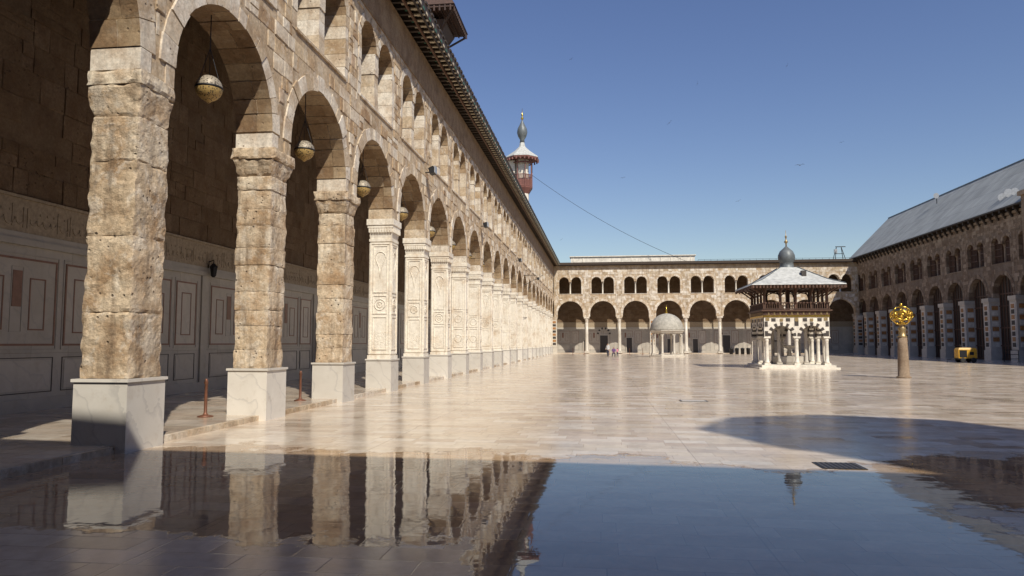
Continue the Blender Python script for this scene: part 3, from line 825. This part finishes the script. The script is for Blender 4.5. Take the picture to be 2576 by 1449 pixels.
mb.lathe(cx, cy, [(1.1, .28), (1.15, .45), (1.15, .8), (1.05, .83), (1.0, .6)], 8, 8, sm=False)
mb.lathe(cx, cy, [(.2, .6), (.12, 1.3), (.5, 1.5), (.52, 1.58), (.1, 1.6)], 12, 8)
for fi, T in enumerate((lambda u, w, z: (cx+u, cy-2.12+w, z), lambda u, w, z: (cx-2.12+w, cy+u, z), lambda u, w, z: (cx+u, cy+2.12-w, z), lambda u, w, z: (cx+2.12-w, cy+u, z))):
    old = mb.T; mb.T = T
    e = 2.12 if fi % 2 == 0 else 1.83
    arch_panel(mb, -e, 0, 2.12, 3.5, -.98, .74, 2.2, 0, .28, 0, 12); arch_panel(mb, 0, e, 2.12, 3.5, .98, .74, 2.2, 0, .28, 0, 12)
    voussoirs(mb, -.98, 2.2, .74, .2, 0, .28, 13, 0, .0, 1); voussoirs(mb, .98, 2.2, .74, .2, 0, .28, 13, 0, .0, 1)
    for s in (-1, 0, 1):
        if s: mb.box(s*1.98-.1, s*1.98+.1, -.02, .0, 2.2, 2.55, 1); mb.box(s*1.98-.1, s*1.98+.1, -.02, .0, 2.85, 3.2, 1)
        mb.box(-.1+s*.98, .1+s*.98, -.035, -.0, 3.2, 3.4, 2)
        mb.box(s*1.9-.12, s*1.9+.12, -.025, -.0, 3.25, 3.45, 2)
    mb.box(-.13, .13, -.02, 0, 2.9, 3.4, 1)
    for s in (-1, 1):
        mb.box(s*.55-.14, s*.55+.14, -.02, 0, 3.2, 3.42, 1); mb.box(s*1.5-.14, s*1.5+.14, -.02, 0, 3.2, 3.42, 1)
    mb.box(-2.12, 2.12, -.05, 0, 3.5, 3.62, 4)
    mb.box(-2.16, 2.16, -.03, .05, 3.62, 3.9, 5)
    for q in range(22): mb.box(-2.05+q*.19, -1.95+q*.19, -.05, -.03, 3.66, 3.84, 2 if q % 2 else 5)
    mb.box(-2.2, 2.2, -.04, .02, 4.42, 4.5, 5); mb.box(-2.2, 2.2, -.04, .02, 4.02, 4.08, 5)
    for q in range(30): mb.box(-2.15+q*.148-.02, -2.15+q*.148+.02, -.03, .01, 4.05, 4.45, 5)
    for s in (-2.02, -1.0, 0, 1.0, 2.02):
        mb.box(s-.07, s+.07, .0, .14, 3.95, 5.5, 5)
        mb.tube([(s, -.8, 5.55), (s, -.4, 5.3), (s, 0.05, 4.95)], .05, 5, 4)
    for s in (-1.5, -.5, .5, 1.5):
        mb.tube([(s-.48, .07, 5.05), (s-.38, .07, 5.3), (s, .07, 5.42), (s+.38, .07, 5.3), (s+.48, .07, 5.05)], .035, 5, 4)
    mb.box(-2.15, 2.15, -.02, .16, 5.45, 5.58, 5)
    for q in range(27): mb.box(-2.95+q*.227-.05, -2.95+q*.227+.05, -.93, -.9, 5.42, 5.6, 5)
    mb.T = old
mb.box(cx-2.3, cx+2.3, cy-2.3, cy+2.3, 3.9, 3.99, 5)
mb.box(cx-.12, cx+.12, cy-.12, cy+.12, 4, 5.6, 5)
mb.box(cx-2.98, cx+2.98, cy-2.98, cy+2.98, 5.58, 5.64, 5)
mb.frust(cx, cy, 3.04, 3.04, 5.64, 3.0, 3.0, 5.7, 6)
mb.frust(cx, cy, 3.0, 3.0, 5.7, 2.1, 2.1, 6.08, 6)
mb.frust(cx, cy, 2.1, 2.1, 6.08, .55, .55, 7.05, 6)
mb.box(cx+.55, cx+.85, cy-1.75, cy-1.35, 6.3, 6.7, 1)
for s in (-1, 1):
    for t in (-1, 1): mb.tube([(cx+s*3.0, cy+t*3.0, 5.72), (cx+s*2.1, cy+t*2.1, 6.10), (cx+s*.55, cy+t*.55, 7.07)], .035, 7, 4)
mb.lathe(cx, cy, [(.52, 6.95), (.52, 7.05), (.46, 7.1), (.44, 7.45), (.5, 7.5), (.56, 7.75), (.55, 7.95), (.42, 8.25), (.2, 8.45), (.06, 8.6)], 24, 7, rib=.06, ribn=16)
mb.lathe(cx, cy, [(.05, 8.6), (.05, 8.8), (.15, 8.92), (.05, 9.04), (.04, 9.2), (.09, 9.28), (.02, 9.4), (.015, 9.75)], 10, 2)
mb.obj('pavilion_body', [m_white, m_blackst, m_brass, m_red, m_gold, m_wood2, m_whitelead, m_leaddark, m_dado], pav)

# ================================================================== SMALL DOMED CANOPY
can = empty('domed_canopy')
mb = MB(); cx, cy = 8.15, 91
mb.lathe(cx, cy, [(2.3, 0), (2.3, .18)], 8, 0, sm=False, a0=o8)
mb.lathe(cx, cy, [(2.1, .18), (2.1, .3)], 8, 0, sm=False, a0=o8)
for k in range(8):
    a = o8+k*pi/4; x, y = cx+1.85*math.cos(a), cy+1.85*math.sin(a); pcol(x, y, .3, 2.75, .13, 0)
    a2 = a+pi/4; x2, y2 = cx+1.85*math.cos(a2), cy+1.85*math.sin(a2)
    mb.tube([(x+(x2-x)*t, y+(y2-y)*t, 2.78+.18*math.sin(pi*t)) for t in (0, .25, .5, .75, 1)], .06, 0, 4)
mb.lathe(cx, cy, [(2.0, 2.95), (2.05, 3.05), (2.2, 3.2), (2.2, 3.3)], 8, 0, sm=False, a0=o8)
mb.lathe(cx, cy, [(2.02, 3.3), (2.0, 3.45)]+[(1.97*math.cos(t*pi/24), 3.45+1.95*math.sin(t*pi/24)) for t in range(1, 12)]+[(.08, 5.42)], 64, 1, rib=.03, ribn=32)
mb.lathe(cx, cy, [(.08, 5.4), (.2, 5.55), (.06, 5.7), (.14, 5.85), (.04, 6.0), (.02, 6.5)], 10, 2)
mb.obj('canopy_body', [m_col, m_domeg, m_gold], can)

# ================================================================== GOLD ORB POST
post = empty('gilded_orb_column')
mb = MB(); cx, cy = 15.0, 38.1
mb.lathe(cx, cy, [(.34, 0), (.34, .06), (.27, .1), (.255, .7), (.235, 1.4), (.21, 2.02)], 18, 0)
mb.lathe(cx, cy, [(.2, 2.02), (.24, 2.06), (.17, 2.12), (.15, 2.35), (.2, 2.45), (.13, 2.55), (.12, 2.72), (.2, 2.78)], 16, 1)
zc = 3.12; rs = .44
for k in range(6):
    a = k*pi/3+.2
    for (el, rr_) in ((.0, .22), (.0, .07)):
        n_ = Vector((math.cos(a)*math.cos(el), math.sin(a)*math.cos(el), math.sin(el)))
        mb.ring(Vector((cx, cy, zc))+n_*rs, n_, rr_, .035, 2, 16)
    for s in (-1, 1):
        n_ = Vector((math.cos(a+pi/6)*math.cos(.8), math.sin(a+pi/6)*math.cos(.8), s*math.sin(.8)))
        mb.ring(Vector((cx, cy, zc))+n_*rs, n_, .17, .035, 2, 14)
    for s in range(6):
        n_ = Vector((math.cos(a), math.sin(a), 0)); tt = Vector((-math.sin(a), math.cos(a), 0)); b2 = s*pi/3
        p = Vector((cx, cy, zc))+n_*rs; e = tt*math.cos(b2)+Vector((0, 0, 1))*math.sin(b2)
        mb.tube([p+e*.07, p+e*.21], .018, 2, 4)
mb.ring((cx, cy, zc+.42), (0, 0, 1), .15, .035, 2, 14); mb.ring((cx, cy, zc-.38), (0, 0, 1), .17, .04, 2, 14)
mb.lathe(cx, cy, [(.05, 2.7), (.05, 3.6), (.1, 3.66), (.03, 3.75)], 8, 2)
mb.obj('column_and_orb', [m_rstone, m_brass, m_gold], post)

# ================================================================== HANGING LANTERNS
def lant_mat():
    m, nt, b = newmat('pierced_brass')
    g = nd(nt, 'ShaderNodeNewGeometry'); v = nd(nt, 'ShaderNodeTexVoronoi'); v.inputs['Scale'].default_value = 24; lk(nt, g.outputs['Position'], v.inputs['Vector'])
    sp = nd(nt, 'ShaderNodeSeparateXYZ'); lk(nt, g.outputs['Position'], sp.inputs[0])
    lo = M(nt, 'LESS_THAN', sp.outputs[2], 6.98)
    c = mix(nt, lo, (.34, .29, .22), (.46, .31, .11))
    c = mix(nt, ramp(nt, v.outputs['Distance'], [(.25, 1.0), (.45, 0.0)]), c, (.06, .045, .03))
    lk(nt, c, b.inputs['Base Color']); b.inputs['Roughness'].default_value = .55; b.inputs['Metallic'].default_value = .2
    return m
m_lant = lant_mat()
def lantern(k):
    Y = Y0+(k+.5)*B; X = -8.0; z = 7.0
    e = empty('hanging_lantern')
    mb = MB()
    pr = [(.02+.0, z-.31)]+[(.27*math.cos(t), z+.27*math.sin(t)) for t in [-pi/2+.3+q*(pi-.75)/10 for q in range(11)]]
    mb.lathe(X, Y, pr, 20, 0)
    mb.lathe(X, Y, [(.275, z-.02), (.285, z), (.275, z+.02)], 20, 1)
    for q in range(3):
        a = q*2*pi/3; mb.tube([(X+.2*math.cos(a), Y+.2*math.sin(a), z+.2), (X, Y, z+.85)], .008, 1, 4)
    mb.tube([(X, Y, z+.85), (X, Y, 8.62)], .012, 1, 4)
    mb.obj('lantern_globe', [m_lant, m_black], e)
for k in range(1, 20): lantern(k)

# ================================================================== STANCHION POSTS
def stanchion(x, y, z=.12, h=.82):
    mb = MB()
    mb.lathe(x, y, [(.17, z), (.17, z+.02), (.06, z+.05), (.035, z+.09), (.032, z+h-.1), (.05, z+h-.08), (.03, z+h-.03), (.035, z+h), (.01, z+h+.02)], 14, 0)
    mb.obj('stanchion_post', [m_rust])
stanchion(-8.68, 15.0); stanchion(-8.45, 19.5)
for (x, y) in ((-2.5, 108), (1.2, 108), (4.2, 108), (6, 106), (11.5, 107), (-4.2, 108)): stanchion(x, y, 0, .95)

mb = MB(); x, y = -13.35, 23.3
mb.box(x-.25, x-.2, y-.05, y+.05, 4.1, 4.6, 0); mb.tube([(x-.22, y, 4.55), (x, y, 4.62), (x, y, 4.5)], .02, 0)
mb.lathe(x, y, [(.04, 4.02), (.1, 4.08), (.14, 4.36), (.16, 4.38), (.04, 4.5)], 6, 0, sm=False); mb.obj('wall_lantern', [m_black])
def flood(y, z):
    mb = MB(); x = -7.5
    mb.tube([(x-.05, y, z-.05), (x+.25, y, z-.05)], .025, 0)
    mb.hexa([(x+.22, y-.2, z-.16), (x+.42, y-.2, z-.1), (x+.42, y+.2, z-.1), (x+.22, y+.2, z-.16), (x+.14, y-.2, z+.1), (x+.36, y-.2, z+.2), (x+.36, y+.2, z+.2), (x+.14, y+.2, z+.1)], 0)
    mb.box(x+.42, x+.45, y-.22, y+.22, z-.1, z+.2, 1)
    mb.obj('floodlight', [m_black, m_dish])
flood(30.0, 9.2); flood(44.5, 9.2); flood(64, 9.2); flood(83, 9.2)
mb = MB(); mb.tube([(-7.5, 70, 8.4), (-5.6, 70, 8.4), (-7.5, 70, 7.4)], .04, 0); mb.obj('wall_bracket', [m_black])

def grate(x, y, w, l):
    mb = MB(); mb.box(x-w, x+w, y-l, y+l, .003, .008, 0)
    q = -w+.04
    while q < w-.03: mb.box(x+q, x+q+.03, y-l+.02, y+l-.02, .008, .014, 1); q += .07
    mb.obj('drain_grate', [m_black, m_grate])
grate(3.35, 10.85, .3, .27)
mb = MB(); mb.box(2.35, 3.15, 22, 22.6, .003, .008, 0); mb.box(2.4, 3.1, 22.05, 22.55, .008, .012, 1); mb.obj('manhole_cover', [m_grate, m_dadod])

# ================================================================== GENERATOR CART etc
gen = empty('generator_cart'); mb = MB(); x, y = 0, 0
GS = .8; gT = lambda a, b, c: (32.0+a*GS, 68+b*GS, c*GS)
mb.T = gT
mb.box(x-.95, x+.95, y-.5, y+.5, .5, 1.45, 0); mb.frust(x, y, .95, .5, 1.45, .82, .42, 1.65, 0)
mb.box(x-.85, x-.1, y-.53, y-.5, .6, 1.38, 1); mb.box(x+.05, x+.82, y-.52, y-.5, .7, 1.35, 0); mb.box(x+.2, x+.6, y-.54, y-.52, .85, 1.2, 1)
mb.box(x-1.0, x+1.0, y-.45, y+.45, .38, .5, 1)
mb.tube([(x-1.0, y, .44), (x-1.9, y, .35), (x-1.95, y, .05)], .05, 1)
mb.tube([(x-.5, y, 1.6), (x-.5, y, 1.95), (x-.62, y, 2.0)], .05, 1)
for s in (-1, 1):
    for dx in (-.55, .55):
        mb.T = (lambda a, b, c, s=s, dx=dx: gT(dx+a, s*.55+c, .28+b))
        mb.lathe(0, 0, [(.2, -.08), (.28, -.06), (.28, .06), (.2, .08)], 18, 2)
mb.obj('generator_body', [m_yellow, m_black, m_rubber], gen)
mb = MB(); x, y = 36.2, 70
for s in (0, 1.2): mb.tube([(x+s, y, 0), (x+s, y, 1.1)], .03, 0); mb.tube([(x+s, y-.25, .02), (x+s, y+.25, .02)], .03, 0)
for z in (.3, .7, 1.1): mb.tube([(x, y, z), (x+1.2, y, z)], .03, 0)
mb.obj('metal_barrier', [m_black])
def binn(x, y):
    mb = MB(); mb.lathe(x, y, [(.26, 0), (.3, .8), (.33, .82), (.33, .88), (.1, 1.0)], 14, 0); mb.obj('waste_bin', [m_black])
for q in range(4): binn(20+q*.85, 114.5)

mb = MB(); x, y = 37.2, 117
for s in (-1, 1):
    mb.tube([(x+s*.8, y-.6, 14.6), (x+s*.35, y, 16.8)], .05, 0); mb.tube([(x+s*.8, y+.6, 14.6), (x+s*.35, y, 16.8)], .05, 0)
mb.tube([(x-.5, y, 16.8), (x+1.0, y, 16.8)], .07, 0); mb.tube([(x-.6, y, 15.7), (x+.6, y, 15.7)], .05, 0); mb.box(x-.7, x-.3, y-.2, y+.2, 15.8, 16.4, 1)
mb.obj('roof_winch_frame', [m_black, m_dish])
def dish(x, y, z, r):
    mb = MB(); mb.tube([(x, y, z-1.2), (x, y, z)], .05, 1)
    old = mb.T; mb.T = lambda a, b, c: (x+a*.8-c*.55, y-c*.8-a*.3, z+b)
    mb.lathe(0, 0, [(r, .22), (r*.7, .1), (r*.3, .02), (.05, 0)], 20, 0); mb.T = old
    mb.obj('satellite_dish', [m_dish, m_black])
dish(40.4, 77, 16.4, .4); dish(40.4, 75.8, 16.6, .42); dish(40.4, 74.7, 16.5, .38); dish(44.4, 100, 21.2, .38)

# ================================================================== PEOPLE
def person(name, loc, rotz, J, top, bottom, hipz, scale=1.0, hijab=False):
    V, E, Rd = [], [], []
    def v(p, r): V.append(p); Rd.append(r); return len(V)-1
    pel = v(J['pelvis'], .14); ch = v(J['chest'], .155); up = v(J['upper'], .13); nk = v(J['neck'], .058)
    h1 = v(J['head'], .085); h2 = v(J['crown'], .085)
    E += [(pel, ch), (ch, up), (up, nk), (nk, h1), (h1, h2)]
    for s in ('L', 'R'):
        sh = v(J['sh'+s], .062); el = v(J['el'+s], .045); wr = v(J['wr'+s], .03); pm = v(J['pm'+s], .036)
        E += [(up, sh), (sh, el), (el, wr), (wr, pm)]
        d = (Vector(J['pm'+s])-Vector(J['wr'+s])).normalized(); sd = Vector((0, 1, 0)) if abs(d.y) < .8 else Vector((1, 0, 0))
        for q, (o, L) in enumerate(((-.027, .065), (-.009, .08), (.009, .075), (.027, .055))):
            b0 = v(tuple(Vector(J['pm'+s])+d*.03+sd*o), .010); b1 = v(tuple(Vector(J['pm'+s])+d*(.03+L*.55)+sd*o), .009); b2 = v(tuple(Vector(J['pm'+s])+d*(.03+L*.9)+sd*o+Vector((.012, 0, 0))), .008)
            E += [(pm, b0), (b0, b1), (b1, b2)]
        t0 = v(tuple(Vector(J['pm'+s])+sd*.045+d*.01), .011); t1 = v(tuple(Vector(J['pm'+s])+sd*.06+d*.045), .009); E += [(pm, t0), (t0, t1)]
        hp = v(J['hp'+s], .1); kn = v(J['kn'+s], .068); an = v(J['an'+s], .042); to = v(J['to'+s], .038)
        E += [(pel, hp), (hp, kn), (kn, an), (an, to)]
    me = bpy.data.meshes.new('sk'); me.from_pydata(V, E, []); me.update()
    o = bpy.data.objects.new('sk', me); scene.collection.objects.link(o)
    sk = o.modifiers.new('s', 'SKIN'); sk.use_smooth_shade = True
    bpy.context.view_layer.update()
    for i, r in enumerate(Rd): me.skin_vertices[0].data[i].radius = (r, r)
    me.skin_vertices[0].data[0].use_root = True
    sb = o.modifiers.new('b', 'SUBSURF'); sb.levels = 1; sb.render_levels = 1
    dg = bpy.context.evaluated_depsgraph_get(); dg.update()
    nm = bpy.data.meshes.new_from_object(o.evaluated_get(dg))
    bpy.data.objects.remove(o)
    for m in (m_skin, top, bottom, m_hair): nm.materials.append(m)
    hd = Vector(J['head']); cr = Vector(J['crown'])
    for p in nm.polygons:
        c = p.center; p.use_smooth = True
        mi = 1
        if c.z < hipz: mi = 2
        if (c-Vector(J['pmL'])).length < .12 or (c-Vector(J['pmR'])).length < .12: mi = 0
        if (c-hd).length < .14 or (c-cr).length < .14:
            mi = 0
            if c.x < hd.x+.02 or c.z > cr.z+.02: mi = 3 if not hijab else 2
        if (c-Vector(J['toL'])).length < .13 or (c-Vector(J['toR'])).length < .13: mi = 3
        p.material_index = mi
    e = empty(name)
    b = bpy.data.objects.new('body', nm); scene.collection.objects.link(b); b.parent = e
    f = MB(); hx = hd.x+.075
    f.frust(hx+.008, hd.y, .006, .014, hd.z-.015, .002, .006, hd.z+.04, 0)
    for s in (-1, 1): f.lathe(hx-.002, hd.y+s*.032, [(.004, hd.z+.03), (.01, hd.z+.037), (.004, hd.z+.044)], 8, 1); f.box(hd.x-.015, hd.x+.02, hd.y+s*.083-.008, hd.y+s*.083+.008, hd.z-.01, hd.z+.05, 0)
    f.box(hx-.006, hx+.003, hd.y-.022, hd.y+.022, hd.z-.045, hd.z-.036, 2)
    fo = f.obj('face', [m_skin, m_hair, m_red], e)
    e.location = loc; e.rotation_euler = (0, 0, rotz); e.scale = (scale,)*3
stand = dict(pelvis=(0, 0, .93), chest=(0, 0, 1.15), upper=(0, 0, 1.34), neck=(0, 0, 1.45), head=(.02, 0, 1.55), crown=(.01, 0, 1.62),
    shL=(0, .19, 1.37), elL=(-.03, .24, 1.1), wrL=(.06, .25, .87), pmL=(.08, .25, .8), shR=(0, -.19, 1.37), elR=(-.02, -.25, 1.1), wrR=(.16, -.2, .95), pmR=(.22, -.18, .93),
    hpL=(0, .1, .86), knL=(.05, .11, .48), anL=(-.0, .12, .08), toL=(.14, .13, .04), hpR=(0, -.1, .86), knR=(-.02, -.11, .48), anR=(-.12, -.12, .09), toR=(.02, -.12, .04))
sit = dict(pelvis=(0, 0, .5), chest=(.02, 0, .72), upper=(.05, 0, .92), neck=(.08, 0, 1.02), head=(.12, 0, 1.12), crown=(.11, 0, 1.19),
    shL=(.05, .18, .94), elL=(.12, .23, .7), wrL=(.33, .15, .62), pmL=(.4, .12, .6), shR=(.05, -.18, .94), elR=(.12, -.23, .7), wrR=(.33, -.15, .62), pmR=(.4, -.12, .6),
    hpL=(.02, .1, .48), knL=(.45, .13, .5), anL=(.42, .12, .08), toL=(.56, .13, .04), hpR=(.02, -.1, .48), knR=(.45, -.13, .5), anR=(.42, -.12, .08), toR=(.56, -.13, .04))
try:
    person('standing_man', (.85, 92, 0), -2.2, stand, m_shirt, m_jeans, .9)
    person('seated_woman', (1.6, 92.3, 0), -1.6, sit, m_purple, m_jeans, .52, 1.0, True)
    person('standing_child', (2.05, 91.9, 0), 2.6, stand, m_pink, m_jeans, .9, .68)
    mb = MB(); mb.box(1.35, 1.85, 92.1, 92.6, .36, .4, 0)
    for a in (1.38, 1.82):
        for b_ in (92.13, 92.57): mb.tube([(a, b_, 0), (a, b_, .38)], .02, 0)
    mb.obj('stool', [m_wood2])
except Exception as ex:
    print('PERSON ERR', ex)

# ================================================================== BIRDS
def bird(px, py, Y, s, roll):
    dx, dy = px-1288, 724-py
    ca, sa, cp, sp_ = .9924, .1231, .9971, .0764
    d = Vector((-1800*sa*cp+dx*ca+dy*sa*sp_, 1800*ca*cp+dx*sa-dy*ca*sp_, 1800*sp_+dy*cp)); d *= Y/d.y
    c = Vector((0, 0, 1.75))+d
    mb = MB(); co, si = math.cos(roll), math.sin(roll)
    mb.T = lambda a, b, z: (c.x+s*(a*co-z*si), c.y+s*b, c.z+s*(a*si+z*co))
    mb.hexa([(-.03, -.15, -.03), (.03, -.15, -.03), (.03, .1, -.02), (-.03, .1, -.02), (-.03, -.12, .03), (.03, -.12, .03), (.02, .12, .03), (-.02, .12, .03)], 0)
    i = mb.add([(0, -.22, 0), (-.02, -.15, 0), (.02, -.15, 0)]); mb.face((i, i+1, i+2))
    for q in (-1, 1):
        i = mb.add([(q*.02, -.08, .02), (q*.3, -.06, .12), (q*.6, .1, .05), (q*.28, .06, .1), (q*.02, .08, .02)]); mb.face((i, i+1, i+2, i+3, i+4))
    i = mb.add([(-.02, .1, 0), (.02, .1, 0), (.06, .28, 0), (-.06, .28, 0)]); mb.face((i, i+1, i+2, i+3))
    mb.obj('bird', [m_black])
for b_ in ((1980, 165, 60, .5, 1.0), (2013, 415, 60, .7, .1), (1755, 210, 60, .5, 1.3), (1685, 308, 60, .5, .8), (1858, 505, 80, .6, .4), (2118, 357, 80, .5, .3), (1437, 148, 70, .4, .5), (1567, 447, 70, .5, .2), (1413, 602, 90, .5, .7)): bird(*b_)

# ================================================================== LIGHT / WORLD / CAMERA
el = math.radians(46)
sd = Vector((.5*math.cos(el), -.866*math.cos(el), math.sin(el)))
L = bpy.data.lights.new('sun', 'SUN'); L.energy = 5.0; L.angle = math.radians(.5); L.color = (1, .94, .82)
lo = bpy.data.objects.new('sun', L); scene.collection.objects.link(lo)
lo.rotation_euler = sd.to_track_quat('Z', 'Y').to_euler()
w = bpy.data.worlds.new('World'); scene.world = w; w.use_nodes = True
nt = w.node_tree; bg = nt.nodes['Background']
sky = nt.nodes.new('ShaderNodeTexSky'); sky.sky_type = 'NISHITA'; sky.sun_disc = False
sky.sun_elevation = el; sky.sun_rotation = math.radians(150); sky.altitude = 200; sky.air_density = 1.25; sky.dust_density = .4; sky.ozone_density = 2.2
hs = nt.nodes.new('ShaderNodeHueSaturation'); hs.inputs['Hue'].default_value = .518; hs.inputs['Saturation'].default_value = 1.12
nt.links.new(sky.outputs[0], hs.inputs['Color']); nt.links.new(hs.outputs[0], bg.inputs[0]); bg.inputs[1].default_value = .10
cam = bpy.data.cameras.new('camera'); co = bpy.data.objects.new('camera', cam); scene.collection.objects.link(co)
cam.sensor_width = 36; cam.lens = 25.15; cam.clip_end = 4000; cam.clip_start = .05
co.location = (0, 0, 1.75)
co.rotation_euler = (math.radians(90+4.384), 0, math.radians(7.07))
scene.camera = co
scene.view_settings.view_transform = 'Standard'; scene.view_settings.look = 'None'; scene.view_settings.exposure = 0
